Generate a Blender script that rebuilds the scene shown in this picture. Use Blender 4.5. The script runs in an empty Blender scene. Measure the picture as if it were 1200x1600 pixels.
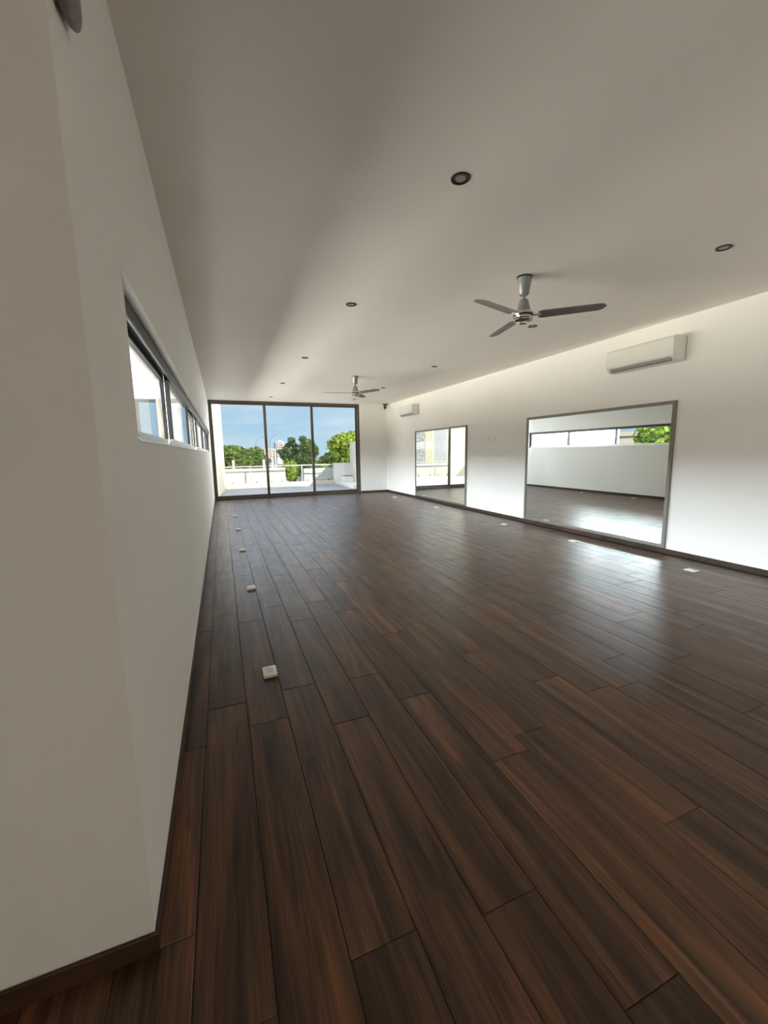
import bpy, bmesh, math, random
from mathutils import Vector, Matrix
import numpy as np

random.seed(7)
SC = bpy.context.scene
COL = SC.collection
PI = math.pi

# ------------------------------------------------------------------ camera
W, D, H = 5.705, 13.46, 3.0            # room width, depth, ceiling height
NEAR = 1.157                           # y of the near left corner
YAW, PITCH, ROLL, FPX = 0.3739, -0.1468, -0.0160, 638.09
CAM = Vector((0.2685, 0.0, 1.4045))
_f = Vector((math.sin(YAW) * math.cos(PITCH), math.cos(YAW) * math.cos(PITCH), math.sin(PITCH)))
_r = Vector((math.cos(YAW), -math.sin(YAW), 0))
_u = _r.cross(_f)
RIGHT = math.cos(ROLL) * _r + math.sin(ROLL) * _u
UP = -math.sin(ROLL) * _r + math.cos(ROLL) * _u
cd = bpy.data.cameras.new('camera')
cd.sensor_fit = 'VERTICAL'
cd.sensor_height = 36.0
cd.lens = 36.0 * FPX / 1600.0
cd.clip_start = 0.02
cd.clip_end = 2000
cam = bpy.data.objects.new('camera', cd)
m = Matrix((RIGHT, UP, -_f)).transposed().to_4x4()
m.translation = CAM
cam.matrix_world = m
COL.objects.link(cam)
SC.camera = cam

# ------------------------------------------------------------------ view, sky, sun
SC.view_settings.view_transform = 'Standard'
SC.view_settings.look = 'None'
SC.view_settings.gamma = 1.0
SC.view_settings.use_curve_mapping = False
SC.view_settings.exposure = 0.2
SC.cycles.use_denoising = True
SC.cycles.max_bounces = 14
SC.cycles.diffuse_bounces = 10
SC.cycles.glossy_bounces = 6
SC.cycles.transparent_max_bounces = 24
SC.cycles.sample_clamp_indirect = 0.0
SC.cycles.caustics_reflective = True

SKY_STRENGTH = 0.84
SUN_STRENGTH = 7.5
TO_SUN = Vector((0.50, -0.75, 0.60)).normalized()

world = bpy.data.worlds.new('sky')
SC.world = world
world.use_nodes = True
nt = world.node_tree
nt.nodes.clear()
def wn(t, **kw):
    n = nt.nodes.new(t)
    for k, v in kw.items():
        setattr(n, k, v)
    return n
tc = wn('ShaderNodeTexCoord')
sep = wn('ShaderNodeSeparateXYZ')
nt.links.new(tc.outputs['Generated'], sep.inputs[0])
rmp = wn('ShaderNodeValToRGB')
e = rmp.color_ramp.elements
e[0].position = 0.0; e[0].color = (0.56, 0.80, 0.97, 1)
e[1].position = 0.6; e[1].color = (0.14, 0.36, 0.80, 1)
x = e.new(0.16); x.color = (0.34, 0.62, 0.92, 1)
nt.links.new(sep.outputs['Z'], rmp.inputs[0])
mp = wn('ShaderNodeMapping')
mp.inputs['Scale'].default_value = (1.6, 1.6, 9.0)
nt.links.new(tc.outputs['Generated'], mp.inputs[0])
nz = wn('ShaderNodeTexNoise')
nz.inputs['Scale'].default_value = 1.5
nz.inputs['Detail'].default_value = 7
nz.inputs['Roughness'].default_value = 0.6
nt.links.new(mp.outputs[0], nz.inputs['Vector'])
cr = wn('ShaderNodeValToRGB')
cr.color_ramp.elements[0].position = 0.42; cr.color_ramp.elements[0].color = (0, 0, 0, 1)
cr.color_ramp.elements[1].position = 0.75; cr.color_ramp.elements[1].color = (0.75, 0.75, 0.75, 1)
nt.links.new(nz.outputs['Fac'], cr.inputs[0])
mx = wn('ShaderNodeMix', data_type='RGBA')
nt.links.new(cr.outputs[0], mx.inputs['Factor'])
nt.links.new(rmp.outputs[0], mx.inputs[6])
mx.inputs[7].default_value = (0.95, 0.97, 1.0, 1)
bg = wn('ShaderNodeBackground')
bg.inputs['Strength'].default_value = SKY_STRENGTH
nt.links.new(mx.outputs[2], bg.inputs['Color'])
wo = wn('ShaderNodeOutputWorld')
nt.links.new(bg.outputs[0], wo.inputs['Surface'])

sl = bpy.data.lights.new('sun', 'SUN')
sl.energy = SUN_STRENGTH
sl.color = (1.0, 0.93, 0.82)
sl.angle = math.radians(0.6)
so = bpy.data.objects.new('sun', sl)
so.rotation_euler = TO_SUN.to_track_quat('Z', 'Y').to_euler()
so.location = (20, -30, 30)
COL.objects.link(so)

# added unseen area lights outside the windows, brightening the room inside
def fill_light(name, loc, target, sx, sy, watts, col):
    l = bpy.data.lights.new(name, 'AREA')
    l.shape = 'RECTANGLE'; l.size = sx; l.size_y = sy; l.energy = watts; l.color = col
    o = bpy.data.objects.new(name, l)
    o.location = loc
    z = (Vector(loc) - Vector(target)).normalized()
    # long side of the rectangle kept level
    xa = Vector((0, 0, 1)).cross(z).normalized(); ya = z.cross(xa)
    mm = Matrix((xa, ya, z)).transposed().to_4x4(); mm.translation = loc
    o.matrix_world = mm
    COL.objects.link(o)
    return o
fill_light('strip_fill_high', (-3.2, 7.2, 2.80), (5.7, 7.2, 0.3), 11.8, 1.0, 2050, (0.83, 0.92, 1.0))
fill_light('strip_fill_low', (-2.3, 8.6, 0.62), (2.8, 8.6, 3.0), 8.6, 1.3, 620, (1.0, 0.94, 0.84))
fill_light('strip_fill_mid', (-3.6, 8.0, 0.90), (5.7, 8.0, 2.4), 9.6, 0.9, 620, (1.0, 0.93, 0.80))
fill_light('sliding_fill_high', (2.4, 16.2, 4.3), (2.6, 9.0, 0.3), 4.4, 2.2, 230, (0.90, 0.95, 1.0))
fill_light('sliding_fill_side', (7.6, 17.6, 2.9), (0.0, 6.0, 1.0), 2.6, 2.0, 720, (0.97, 0.98, 1.0))
fill_light('sliding_fill_low', (2.4, 14.5, 0.04), (2.4, 13.0, 3.0), 4.2, 1.2, 16, (1.0, 0.94, 0.84))
fill_light('hall_fill', (-3.3, -3.45, 1.6), (1.0, -1.5, 1.4), 0.9, 1.3, 560, (1.0, 0.95, 0.86))  # fill lamp standing outside the added, unseen hall window

# ------------------------------------------------------------------ materials
def s2l(c):
    return tuple(((v / 255) / 12.92 if v / 255 <= 0.04045 else ((v / 255 + 0.055) / 1.055) ** 2.4) for v in c) + (1,)

MAT = {}
def mat(name, col, rough=0.5, metal=0.0, noise=None, bump=0.0, bscale=200.0, spec=0.5):
    """Principled material with a little procedural colour variation and relief."""
    mt = bpy.data.materials.new(name)
    mt.use_nodes = True
    t = mt.node_tree
    b = t.nodes['Principled BSDF']
    b.inputs['Base Color'].default_value = (*col[:3], 1)
    b.inputs['Roughness'].default_value = rough
    b.inputs['Metallic'].default_value = metal
    b.inputs['Specular IOR Level'].default_value = spec
    co = t.nodes.new('ShaderNodeTexCoord')
    if noise:
        scale, amt = noise
        n = t.nodes.new('ShaderNodeTexNoise')
        n.inputs['Scale'].default_value = scale
        n.inputs['Detail'].default_value = 5
        t.links.new(co.outputs['Object'], n.inputs['Vector'])
        r = t.nodes.new('ShaderNodeMapRange')
        r.inputs['From Min'].default_value = 0.3; r.inputs['From Max'].default_value = 0.7
        r.inputs['To Min'].default_value = 1 - amt; r.inputs['To Max'].default_value = 1 + amt
        t.links.new(n.outputs['Fac'], r.inputs['Value'])
        v = t.nodes.new('ShaderNodeVectorMath'); v.operation = 'SCALE'
        v.inputs[0].default_value = col[:3]
        t.links.new(r.outputs[0], v.inputs['Scale'])
        t.links.new(v.outputs[0], b.inputs['Base Color'])
    if bump:
        n2 = t.nodes.new('ShaderNodeTexNoise')
        n2.inputs['Scale'].default_value = bscale
        n2.inputs['Detail'].default_value = 3
        t.links.new(co.outputs['Object'], n2.inputs['Vector'])
        bp = t.nodes.new('ShaderNodeBump')
        bp.inputs['Strength'].default_value = bump
        bp.inputs['Distance'].default_value = 0.002
        t.links.new(n2.outputs['Fac'], bp.inputs['Height'])
        t.links.new(bp.outputs[0], b.inputs['Normal'])
    MAT[name] = mt
    return mt

mat('wall_paint', (0.875, 0.863, 0.83), 0.75, noise=(0.7, 0.02), bump=0.15, bscale=120, spec=0.25)
mat('ceiling_paint', (0.905, 0.872, 0.825), 0.8, noise=(0.6, 0.025), bump=0.12, bscale=90, spec=0.2)
mat('window_metal', (0.105, 0.085, 0.065), 0.42, 0.3, noise=(40, 0.05))
mat('black_metal', (0.010, 0.010, 0.011), 0.5, 0.0, noise=(40, 0.05))
mat('mirror_frame_metal', (0.22, 0.20, 0.175), 0.45, 0.4, noise=(60, 0.06))
mat('fan_paint', (0.26, 0.275, 0.27), 0.36, 0.25, noise=(30, 0.03))
mat('blade_paint', (0.16, 0.157, 0.148), 0.36, 0.35, noise=(20, 0.04))
mat('chrome', (0.72, 0.70, 0.66), 0.16, 1.0, noise=(30, 0.03))
mat('black_plastic', (0.012, 0.012, 0.012), 0.45, noise=(50, 0.1))
mat('lamp_glass', (0.38, 0.38, 0.36), 0.25, 0.2, noise=(160, 0.2))
mat('white_plastic', (0.80, 0.79, 0.74), 0.38, noise=(30, 0.015))
mat('outlet_plastic', (0.84, 0.80, 0.71), 0.35, noise=(40, 0.02))
mat('outlet_insert', (0.72, 0.68, 0.60), 0.35, noise=(40, 0.02))
mat('vent_grey', (0.40, 0.385, 0.37), 0.45, noise=(40, 0.03))
mat('slot_dark', (0.02, 0.018, 0.016), 0.7, noise=(50, 0.1))
mat('grey_fixture', (0.22, 0.20, 0.185), 0.5, noise=(60, 0.15))
mat('grout', (0.020, 0.014, 0.010), 0.85, noise=(60, 0.2))
mat('stucco_cream', (0.74, 0.66, 0.53), 0.85, noise=(3, 0.05), bump=0.5, bscale=60)
mat('stucco_white', (0.86, 0.84, 0.79), 0.85, noise=(2, 0.03), bump=0.4, bscale=50)
mat('stucco_beige', (0.42, 0.36, 0.31), 0.85, noise=(3, 0.06), bump=0.4, bscale=50)
mat('boundary_render', (0.8, 0.78, 0.73), 0.85, noise=(2, 0.04), bump=0.4, bscale=50)
mat('canopy_paint', (0.07, 0.066, 0.058), 0.7, noise=(2, 0.04))
mat('light_aluminium', (0.62, 0.64, 0.66), 0.4, 0.3, noise=(20, 0.03))
mat('neighbor_render', (0.62, 0.56, 0.46), 0.85, noise=(2, 0.04), bump=0.4, bscale=50)
mat('shade_render', (0.78, 0.76, 0.71), 0.85, noise=(3, 0.04), bump=0.4, bscale=50)
mat('curb_render', (0.66, 0.6, 0.48), 0.85, noise=(3, 0.04))
mat('wing_render', (0.74, 0.65, 0.48), 0.85, noise=(3, 0.05), bump=0.5, bscale=60)
mat('parapet_render', (0.66, 0.655, 0.63), 0.85, noise=(2, 0.03), bump=0.4, bscale=50)
mat('side_render', (0.7, 0.61, 0.45), 0.85, noise=(3, 0.05), bump=0.5, bscale=60)
mat('concrete', (0.50, 0.50, 0.50), 0.8, noise=(4, 0.08), bump=0.3)
mat('rail_metal', (0.72, 0.69, 0.62), 0.3, 0.5, noise=(20, 0.03))
mat('box_white', (0.70, 0.73, 0.78), 0.5, noise=(8, 0.05))
mat('asphalt', (0.17, 0.17, 0.17), 0.9, noise=(1.5, 0.1))
mat('sidewalk', (0.5, 0.47, 0.42), 0.9, noise=(1.5, 0.1))
mat('ground_soil', (0.28, 0.27, 0.2), 0.95, noise=(0.3, 0.25))
mat('tower_wall', (0.6, 0.56, 0.54), 0.8, noise=(0.3, 0.04))
mat('tower_brick', (0.42, 0.28, 0.22), 0.8, noise=(0.5, 0.06))
mat('tower_glass', (0.14, 0.18, 0.24), 0.15, noise=(0.3, 0.1))
mat('tan_render', (0.52, 0.37, 0.28), 0.85, noise=(0.6, 0.06))
mat('bark', (0.16, 0.12, 0.09), 0.9, noise=(6, 0.3), bump=0.8, bscale=20)
mat('lamp_post_grey', (0.26, 0.27, 0.28), 0.5, 0.4, noise=(5, 0.05))

def leaf_mat(name, col, var=0.55):
    mt = bpy.data.materials.new(name); mt.use_nodes = True
    t = mt.node_tree; t.nodes.clear()
    co = t.nodes.new('ShaderNodeTexCoord')
    n = t.nodes.new('ShaderNodeTexNoise'); n.inputs['Scale'].default_value = 2.2; n.inputs['Detail'].default_value = 6
    t.links.new(co.outputs['Object'], n.inputs['Vector'])
    r = t.nodes.new('ShaderNodeValToRGB')
    a, b = r.color_ramp.elements
    a.position = 0.3; a.color = (col[0] * (1 - var) * 0.7, col[1] * (1 - var), col[2] * (1 - var), 1)
    b.position = 0.7; b.color = (min(1, col[0] * (1 + var) * 1.15), min(1, col[1] * (1 + var)), col[2] * (1 + var * 0.6), 1)
    t.links.new(n.outputs['Fac'], r.inputs[0])
    d = t.nodes.new('ShaderNodeBsdfDiffuse'); tr = t.nodes.new('ShaderNodeBsdfTranslucent')
    t.links.new(r.outputs[0], d.inputs[0]); t.links.new(r.outputs[0], tr.inputs[0])
    mxs = t.nodes.new('ShaderNodeMixShader'); mxs.inputs[0].default_value = 0.35
    t.links.new(d.outputs[0], mxs.inputs[1]); t.links.new(tr.outputs[0], mxs.inputs[2])
    o = t.nodes.new('ShaderNodeOutputMaterial'); t.links.new(mxs.outputs[0], o.inputs[0])
    MAT[name] = mt
leaf_mat('leaf_dark', (0.1, 0.19, 0.06))
leaf_mat('leaf_mid', (0.175, 0.27, 0.075))
leaf_mat('leaf_bright', (0.33, 0.45, 0.075))
leaf_mat('leaf_deep', (0.22, 0.33, 0.06))

def glass_mat(name, tint, f0=0.045):
    """Clear sheet glass: straight transmission plus a Schlick reflection."""
    mt = bpy.data.materials.new(name); mt.use_nodes = True
    t = mt.node_tree; t.nodes.clear()
    g = t.nodes.new('ShaderNodeNewGeometry')
    dp = t.nodes.new('ShaderNodeVectorMath'); dp.operation = 'DOT_PRODUCT'
    t.links.new(g.outputs['Normal'], dp.inputs[0]); t.links.new(g.outputs['Incoming'], dp.inputs[1])
    def M(op, a, b=None):
        n = t.nodes.new('ShaderNodeMath'); n.operation = op
        for i, v in enumerate((a, b)):
            if v is None: continue
            if isinstance(v, (int, float)): n.inputs[i].default_value = v
            else: t.links.new(v, n.inputs[i])
        return n.outputs[0]
    c = M('ABSOLUTE', dp.outputs['Value'])
    k = M('POWER', M('SUBTRACT', 1.0, c), 5.0)
    F = M('ADD', M('MULTIPLY', k, 1 - f0), f0)
    tr = t.nodes.new('ShaderNodeBsdfTransparent'); tr.inputs[0].default_value = (*tint, 1)
    gl = t.nodes.new('ShaderNodeBsdfGlossy'); gl.inputs['Roughness'].default_value = 0.0
    ms = t.nodes.new('ShaderNodeMixShader')
    t.links.new(F, ms.inputs[0]); t.links.new(tr.outputs[0], ms.inputs[1]); t.links.new(gl.outputs[0], ms.inputs[2])
    o = t.nodes.new('ShaderNodeOutputMaterial'); t.links.new(ms.outputs[0], o.inputs[0])
    MAT[name] = mt
glass_mat('clear_glass', (0.97, 0.985, 0.98))
glass_mat('rail_glass', (0.95, 0.975, 0.96))

mt = bpy.data.materials.new('mirror_silver'); mt.use_nodes = True; t = mt.node_tree; t.nodes.clear()
gl = t.nodes.new('ShaderNodeBsdfGlossy'); gl.inputs[0].default_value = (0.83, 0.87, 0.85, 1); gl.inputs['Roughness'].default_value = 0.0
o = t.nodes.new('ShaderNodeOutputMaterial'); t.links.new(gl.outputs[0], o.inputs[0]); MAT['mirror_silver'] = mt

def wood_mat(name, bright=1.0, along='Y', rough=0.27):
    mt = bpy.data.materials.new(name); mt.use_nodes = True
    t = mt.node_tree; b = t.nodes['Principled BSDF']
    co = t.nodes.new('ShaderNodeTexCoord'); oi = t.nodes.new('ShaderNodeObjectInfo'); ge = t.nodes.new('ShaderNodeNewGeometry')
    add = t.nodes.new('ShaderNodeMath'); add.operation = 'ADD'
    t.links.new(oi.outputs['Random'], add.inputs[0]); t.links.new(ge.outputs['Random Per Island'], add.inputs[1])
    fr = t.nodes.new('ShaderNodeMath'); fr.operation = 'FRACT'; t.links.new(add.outputs[0], fr.inputs[0])
    mul = t.nodes.new('ShaderNodeVectorMath'); mul.operation = 'SCALE'; mul.inputs[0].default_value = (31.7, 57.3, 13.1)
    t.links.new(fr.outputs[0], mul.inputs['Scale'])
    va = t.nodes.new('ShaderNodeVectorMath'); va.operation = 'ADD'
    t.links.new(co.outputs['Object'], va.inputs[0]); t.links.new(mul.outputs[0], va.inputs[1])
    def noise(sx, sy, detail, rgh, dist=0.0):
        mpn = t.nodes.new('ShaderNodeMapping')
        mpn.inputs['Scale'].default_value = (sx, sy, 1) if along == 'Y' else (sy, sx, 1)
        t.links.new(va.outputs[0], mpn.inputs[0])
        n = t.nodes.new('ShaderNodeTexNoise'); n.inputs['Scale'].default_value = 1.0
        n.inputs['Detail'].default_value = detail; n.inputs['Roughness'].default_value = rgh; n.inputs['Distortion'].default_value = dist
        t.links.new(mpn.outputs[0], n.inputs['Vector'])
        return n.outputs['Fac']
    broad = noise(13.0, 0.9, 5, 0.6, 0.8)
    r1 = t.nodes.new('ShaderNodeValToRGB')
    r1.color_ramp.elements[0].position = 0.27; r1.color_ramp.elements[0].color = (0.012 * bright, 0.006 * bright, 0.004 * bright, 1)
    r1.color_ramp.elements[1].position = 0.74; r1.color_ramp.elements[1].color = (0.22 * bright, 0.078 * bright, 0.032 * bright, 1)
    q = r1.color_ramp.elements.new(0.46); q.color = (0.058 * bright, 0.028 * bright, 0.015 * bright, 1)
    q = r1.color_ramp.elements.new(0.60); q.color = (0.112 * bright, 0.052 * bright, 0.026 * bright, 1)
    t.links.new(broad, r1.inputs[0])
    fine = noise(150.0, 2.5, 3, 0.6)
    mr = t.nodes.new('ShaderNodeMapRange')
    mr.inputs['From Min'].default_value = 0.3; mr.inputs['From Max'].default_value = 0.7
    mr.inputs['To Min'].default_value = 0.6; mr.inputs['To Max'].default_value = 1.38
    t.links.new(fine, mr.inputs['Value'])
    # tone of the whole board
    tone = t.nodes.new('ShaderNodeMapRange'); tone.inputs['To Min'].default_value = 0.78; tone.inputs['To Max'].default_value = 1.22
    t.links.new(fr.outputs[0], tone.inputs['Value'])
    pm = t.nodes.new('ShaderNodeMath'); pm.operation = 'MULTIPLY'
    t.links.new(mr.outputs[0], pm.inputs[0]); t.links.new(tone.outputs[0], pm.inputs[1])
    # dark knots
    kn = noise(22.0, 4.0, 0, 0.4, 0.0)
    kr = t.nodes.new('ShaderNodeMapRange'); kr.inputs['From Min'].default_value = 0.66; kr.inputs['From Max'].default_value = 0.88
    kr.inputs['To Min'].default_value = 1.0; kr.inputs['To Max'].default_value = 0.45
    t.links.new(kn, kr.inputs['Value'])
    pm2 = t.nodes.new('ShaderNodeMath'); pm2.operation = 'MULTIPLY'
    t.links.new(pm.outputs[0], pm2.inputs[0]); t.links.new(kr.outputs[0], pm2.inputs[1])
    vs = t.nodes.new('ShaderNodeVectorMath'); vs.operation = 'SCALE'
    t.links.new(r1.outputs[0], vs.inputs[0]); t.links.new(pm2.outputs[0], vs.inputs['Scale'])
    t.links.new(vs.outputs[0], b.inputs['Base Color'])
    # smudges: uneven gloss laid over all boards alike (world position)
    sm = t.nodes.new('ShaderNodeTexNoise'); sm.inputs['Scale'].default_value = 5.0; sm.inputs['Detail'].default_value = 5; sm.inputs['Roughness'].default_value = 0.6; sm.inputs['Distortion'].default_value = 0.3
    t.links.new(ge.outputs['Position'], sm.inputs['Vector'])
    sr = t.nodes.new('ShaderNodeMath'); sr.operation = 'MULTIPLY_ADD'
    sr.inputs[1].default_value = 0.24; sr.inputs[2].default_value = rough - 0.03
    t.links.new(sm.outputs['Fac'], sr.inputs[0])
    t.links.new(sr.outputs[0], b.inputs['Roughness'])
    bp = t.nodes.new('ShaderNodeBump'); bp.inputs['Strength'].default_value = 0.25; bp.inputs['Distance'].default_value = 0.0008
    t.links.new(fine, bp.inputs['Height']); t.links.new(bp.outputs[0], b.inputs['Normal'])
    b.inputs['Specular IOR Level'].default_value = 0.38
    MAT[name] = mt
wood_mat('wood_tile')
wood_mat('wood_skirting', 0.55, rough=0.45)
wood_mat('wood_skirting_across', 0.55, along='X', rough=0.45)

def stone_mat():
    mt = mat('balcony_tile', (0.30, 0.31, 0.335), 0.6, noise=(2, 0.06))
    t = mt.node_tree; b = t.nodes['Principled BSDF']
    src = b.inputs['Base Color'].links[0].from_socket
    br = t.nodes.new('ShaderNodeTexBrick'); co = t.nodes.new('ShaderNodeTexCoord')
    t.links.new(co.outputs['Object'], br.inputs['Vector'])
    br.inputs['Scale'].default_value = 1.0; br.inputs['Brick Width'].default_value = 1.2; br.inputs['Row Height'].default_value = 0.2
    br.inputs['Mortar Size'].default_value = 0.006
    br.inputs['Mortar'].default_value = (0.2, 0.2, 0.2, 1)
    t.links.new(src, br.inputs['Color1']); t.links.new(src, br.inputs['Color2'])
    t.links.new(br.outputs['Color'], b.inputs['Base Color'])
stone_mat()
def rough_stone():
    mt = mat('rough_stone', (0.46, 0.465, 0.45), 0.9, noise=(9, 0.35))
    t = mt.node_tree; b = t.nodes['Principled BSDF']
    co = t.nodes.new('ShaderNodeTexCoord'); v = t.nodes.new('ShaderNodeTexVoronoi'); v.inputs['Scale'].default_value = 7.0
    t.links.new(co.outputs['Object'], v.inputs['Vector'])
    bp = t.nodes.new('ShaderNodeBump'); bp.inputs['Strength'].default_value = 1.0; bp.inputs['Distance'].default_value = 0.05
    t.links.new(v.outputs['Distance'], bp.inputs['Height']); t.links.new(bp.outputs[0], b.inputs['Normal'])
rough_stone()

# ------------------------------------------------------------------ helpers
def box(bm, x0, x1, y0, y1, z0, z1, bevel=0.0, seg=2):
    vs = [bm.verts.new((x, y, z)) for x in (x0, x1) for y in (y0, y1) for z in (z0, z1)]
    i = [(0, 1, 3, 2), (4, 6, 7, 5), (0, 4, 5, 1), (2, 3, 7, 6), (0, 2, 6, 4), (1, 5, 7, 3)]
    fs = [bm.faces.new([vs[k] for k in f]) for f in i]
    if bevel:
        es = list({e for f in fs for e in f.edges})
        bmesh.ops.bevel(bm, geom=es, offset=bevel, segments=seg, profile=0.5, affect='EDGES')
    return bm

def bbox_bm(*a, **k):
    return box(bmesh.new(), *a, **k)

def lathe(bm, prof, n=32, cap=True):
    """prof: list of (radius, z), turned about z."""
    rings = []
    for r, z in prof:
        if r < 1e-6:
            rings.append([bm.verts.new((0, 0, z))])
        else:
            rings.append([bm.verts.new((r * math.cos(2 * PI * k / n), r * math.sin(2 * PI * k / n), z)) for k in range(n)])
    for a, b in zip(rings, rings[1:]):
        for k in range(n):
            k2 = (k + 1) % n
            if len(a) == 1 and len(b) > 1: bm.faces.new((a[0], b[k2], b[k]))
            elif len(b) == 1 and len(a) > 1: bm.faces.new((a[k], a[k2], b[0]))
            elif len(a) > 1: bm.faces.new((a[k], a[k2], b[k2], b[k]))
    if cap:
        for g in (rings[0], rings[-1]):
            if len(g) > 1: bm.faces.new(g)
    bmesh.ops.recalc_face_normals(bm, faces=bm.faces[:])
    return bm

def tube(bm, pts, r, n=10):
    pts = [Vector(p) for p in pts]
    rr = r if isinstance(r, (list, tuple)) else [r] * len(pts)
    rings = []
    for i, p in enumerate(pts):
        d = (pts[min(i + 1, len(pts) - 1)] - pts[max(i - 1, 0)]).normalized()
        a = d.orthogonal().normalized()
        if rings:
            a = (ref - ref.dot(d) * d).normalized()
        ref = a
        b = d.cross(a)
        rings.append([bm.verts.new(p + rr[i] * (math.cos(2 * PI * k / n) * a + math.sin(2 * PI * k / n) * b)) for k in range(n)])
    for a, b in zip(rings, rings[1:]):
        for k in range(n):
            bm.faces.new((a[k], a[(k + 1) % n], b[(k + 1) % n], b[k]))
    bm.faces.new(rings[0]); bm.faces.new(rings[-1])
    bmesh.ops.recalc_face_normals(bm, faces=bm.faces[:])
    return bm

def extrude_y(bm, prof, y0, y1):
    """prof: closed list of (x, z), pushed along y."""
    a = [bm.verts.new((x, y0, z)) for x, z in prof]
    b = [bm.verts.new((x, y1, z)) for x, z in prof]
    n = len(prof)
    for k in range(n):
        bm.faces.new((a[k], a[(k + 1) % n], b[(k + 1) % n], b[k]))
    bm.faces.new(a); bm.faces.new(b)
    bmesh.ops.recalc_face_normals(bm, faces=bm.faces[:])
    return bm

def prism_z(bm, poly, z0, z1):
    a = [bm.verts.new((x, y, z0)) for x, y in poly]
    b = [bm.verts.new((x, y, z1)) for x, y in poly]
    n = len(poly)
    for k in range(n):
        bm.faces.new((a[k], a[(k + 1) % n], b[(k + 1) % n], b[k]))
    bm.faces.new(a); bm.faces.new(b)
    bmesh.ops.recalc_face_normals(bm, faces=bm.faces[:])
    return bm

def mesh_of(name, bm, material, smooth=False):
    me = bpy.data.meshes.new(name)
    bmesh.ops.recalc_face_normals(bm, faces=bm.faces[:])
    bm.to_mesh(me); bm.free()
    me.materials.append(MAT[material])
    if smooth:
        for p in me.polygons: p.use_smooth = True
        me.set_sharp_from_angle(angle=math.radians(35))
    return me

def obj(name, bm, material, parent=None, loc=None, smooth=False):
    me = bm if isinstance(bm, bpy.types.Mesh) else mesh_of(name, bm, material, smooth)
    o = bpy.data.objects.new(name, me)
    COL.objects.link(o)
    if parent: o.parent = parent
    if loc: o.location = loc
    return o

def tag(o, label, cat=None, group=None, kind=None):
    o['label'] = label
    if cat: o['category'] = cat
    if group: o['group'] = group
    if kind: o['kind'] = kind
    return o

def thing(name, label, cat, loc=(0, 0, 0), rz=0.0, group=None, kind=None):
    o = bpy.data.objects.new(name, None)
    o.empty_display_size = 0.1
    COL.objects.link(o)
    o.location = loc; o.rotation_euler = (0, 0, rz)
    return tag(o, label, cat, group, kind)

def struct(name, bm, material, label, cat=None):
    o = obj(name, bm, material)
    return tag(o, label, cat or name.split('_')[0], kind='structure')

def dup(root, loc, rz=None, label=None):
    r = root.copy(); COL.objects.link(r); r.location = loc
    if rz is not None: r.rotation_euler = (0, 0, rz)
    if label: r['label'] = label
    for ch in list(root.children):
        c = ch.copy(); COL.objects.link(c); c.parent = r
        for g in list(ch.children):
            d = g.copy(); COL.objects.link(d); d.parent = c
    return r

def plate_with_hole(axis, u0, u1, v0, v1, holes, w0, w1):
    """A slab in plane (u, v) between w0 and w1 with rectangular holes (ua, ub, va, vb)."""
    bm = bmesh.new()
    us = sorted({u0, u1, *[h[0] for h in holes], *[h[1] for h in holes]})
    vs = sorted({v0, v1, *[h[2] for h in holes], *[h[3] for h in holes]})
    cell = {}
    for i in range(len(us) - 1):
        for j in range(len(vs) - 1):
            cu, cv = (us[i] + us[i + 1]) / 2, (vs[j] + vs[j + 1]) / 2
            cell[i, j] = not any(h[0] < cu < h[1] and h[2] < cv < h[3] for h in holes)
    V = {}
    def vert(i, j, w):
        k = (i, j, w)
        if k not in V:
            u, v, ww = us[i], vs[j], (w0, w1)[w]
            V[k] = bm.verts.new((ww, u, v) if axis == 'x' else (u, ww, v))
        return V[k]
    for (i, j), on in cell.items():
        if not on: continue
        for w in (0, 1):
            bm.faces.new([vert(i, j, w), vert(i + 1, j, w), vert(i + 1, j + 1, w), vert(i, j + 1, w)])
        for (a, b, n) in (((i, j), (i + 1, j), (i, j - 1)), ((i, j + 1), (i + 1, j + 1), (i, j + 1)),
                          ((i, j), (i, j + 1), (i - 1, j)), ((i + 1, j), (i + 1, j + 1), (i + 1, j))):
            if not cell.get(n, False):
                bm.faces.new([vert(*a, 0), vert(*b, 0), vert(*b, 1), vert(*a, 1)])
    bmesh.ops.recalc_face_normals(bm, faces=bm.faces[:])
    return bm

def to_px(p):
    v = Vector(p) - CAM
    z = v.dot(_f)
    return (600 + FPX * v.dot(RIGHT) / z, 800 - FPX * v.dot(UP) / z, z)

# ------------------------------------------------------------------ room shell
XL, YR = -2.6, -6.0                     # hall beside and behind the viewpoint
WIN = (1.69, 12.84, 1.455, 2.03)        # strip window in the left wall (y0, y1, z0, z1)
DOOR_X = 4.705                          # right edge of the sliding window wall

wl = struct('wall_left', plate_with_hole('x', NEAR, D + 0.2, 0, H, [WIN], -0.2, 0.0), 'wall_paint',
       'long off-white painted wall on the left with a high strip window', 'wall')
struct('wall_near_left', bbox_bm(XL, -0.2, NEAR, NEAR + 0.2, 0, H), 'wall_paint',
       'shaded off-white return wall in the left foreground', 'wall')
struct('wall_right', bbox_bm(W, W + 0.2, YR - 0.2, D + 0.2, 0, H), 'wall_paint',
       'long off-white wall on the right carrying the two mirrors', 'wall')
struct('wall_back', bbox_bm(DOOR_X, W + 0.05, D, D + 0.2, 0, H), 'wall_paint',
       'narrow off-white wall panel at the far right corner beside the glazing', 'wall')
struct('wall_rear', bbox_bm(XL, W, YR - 0.2, YR, 0, H), 'wall_paint', 'off-white wall behind the viewpoint', 'wall')
ADDED_HWIN = (-3.8, -3.1, 0.9, 2.3)          # unseen hall window, added to light the near end of the room
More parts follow.
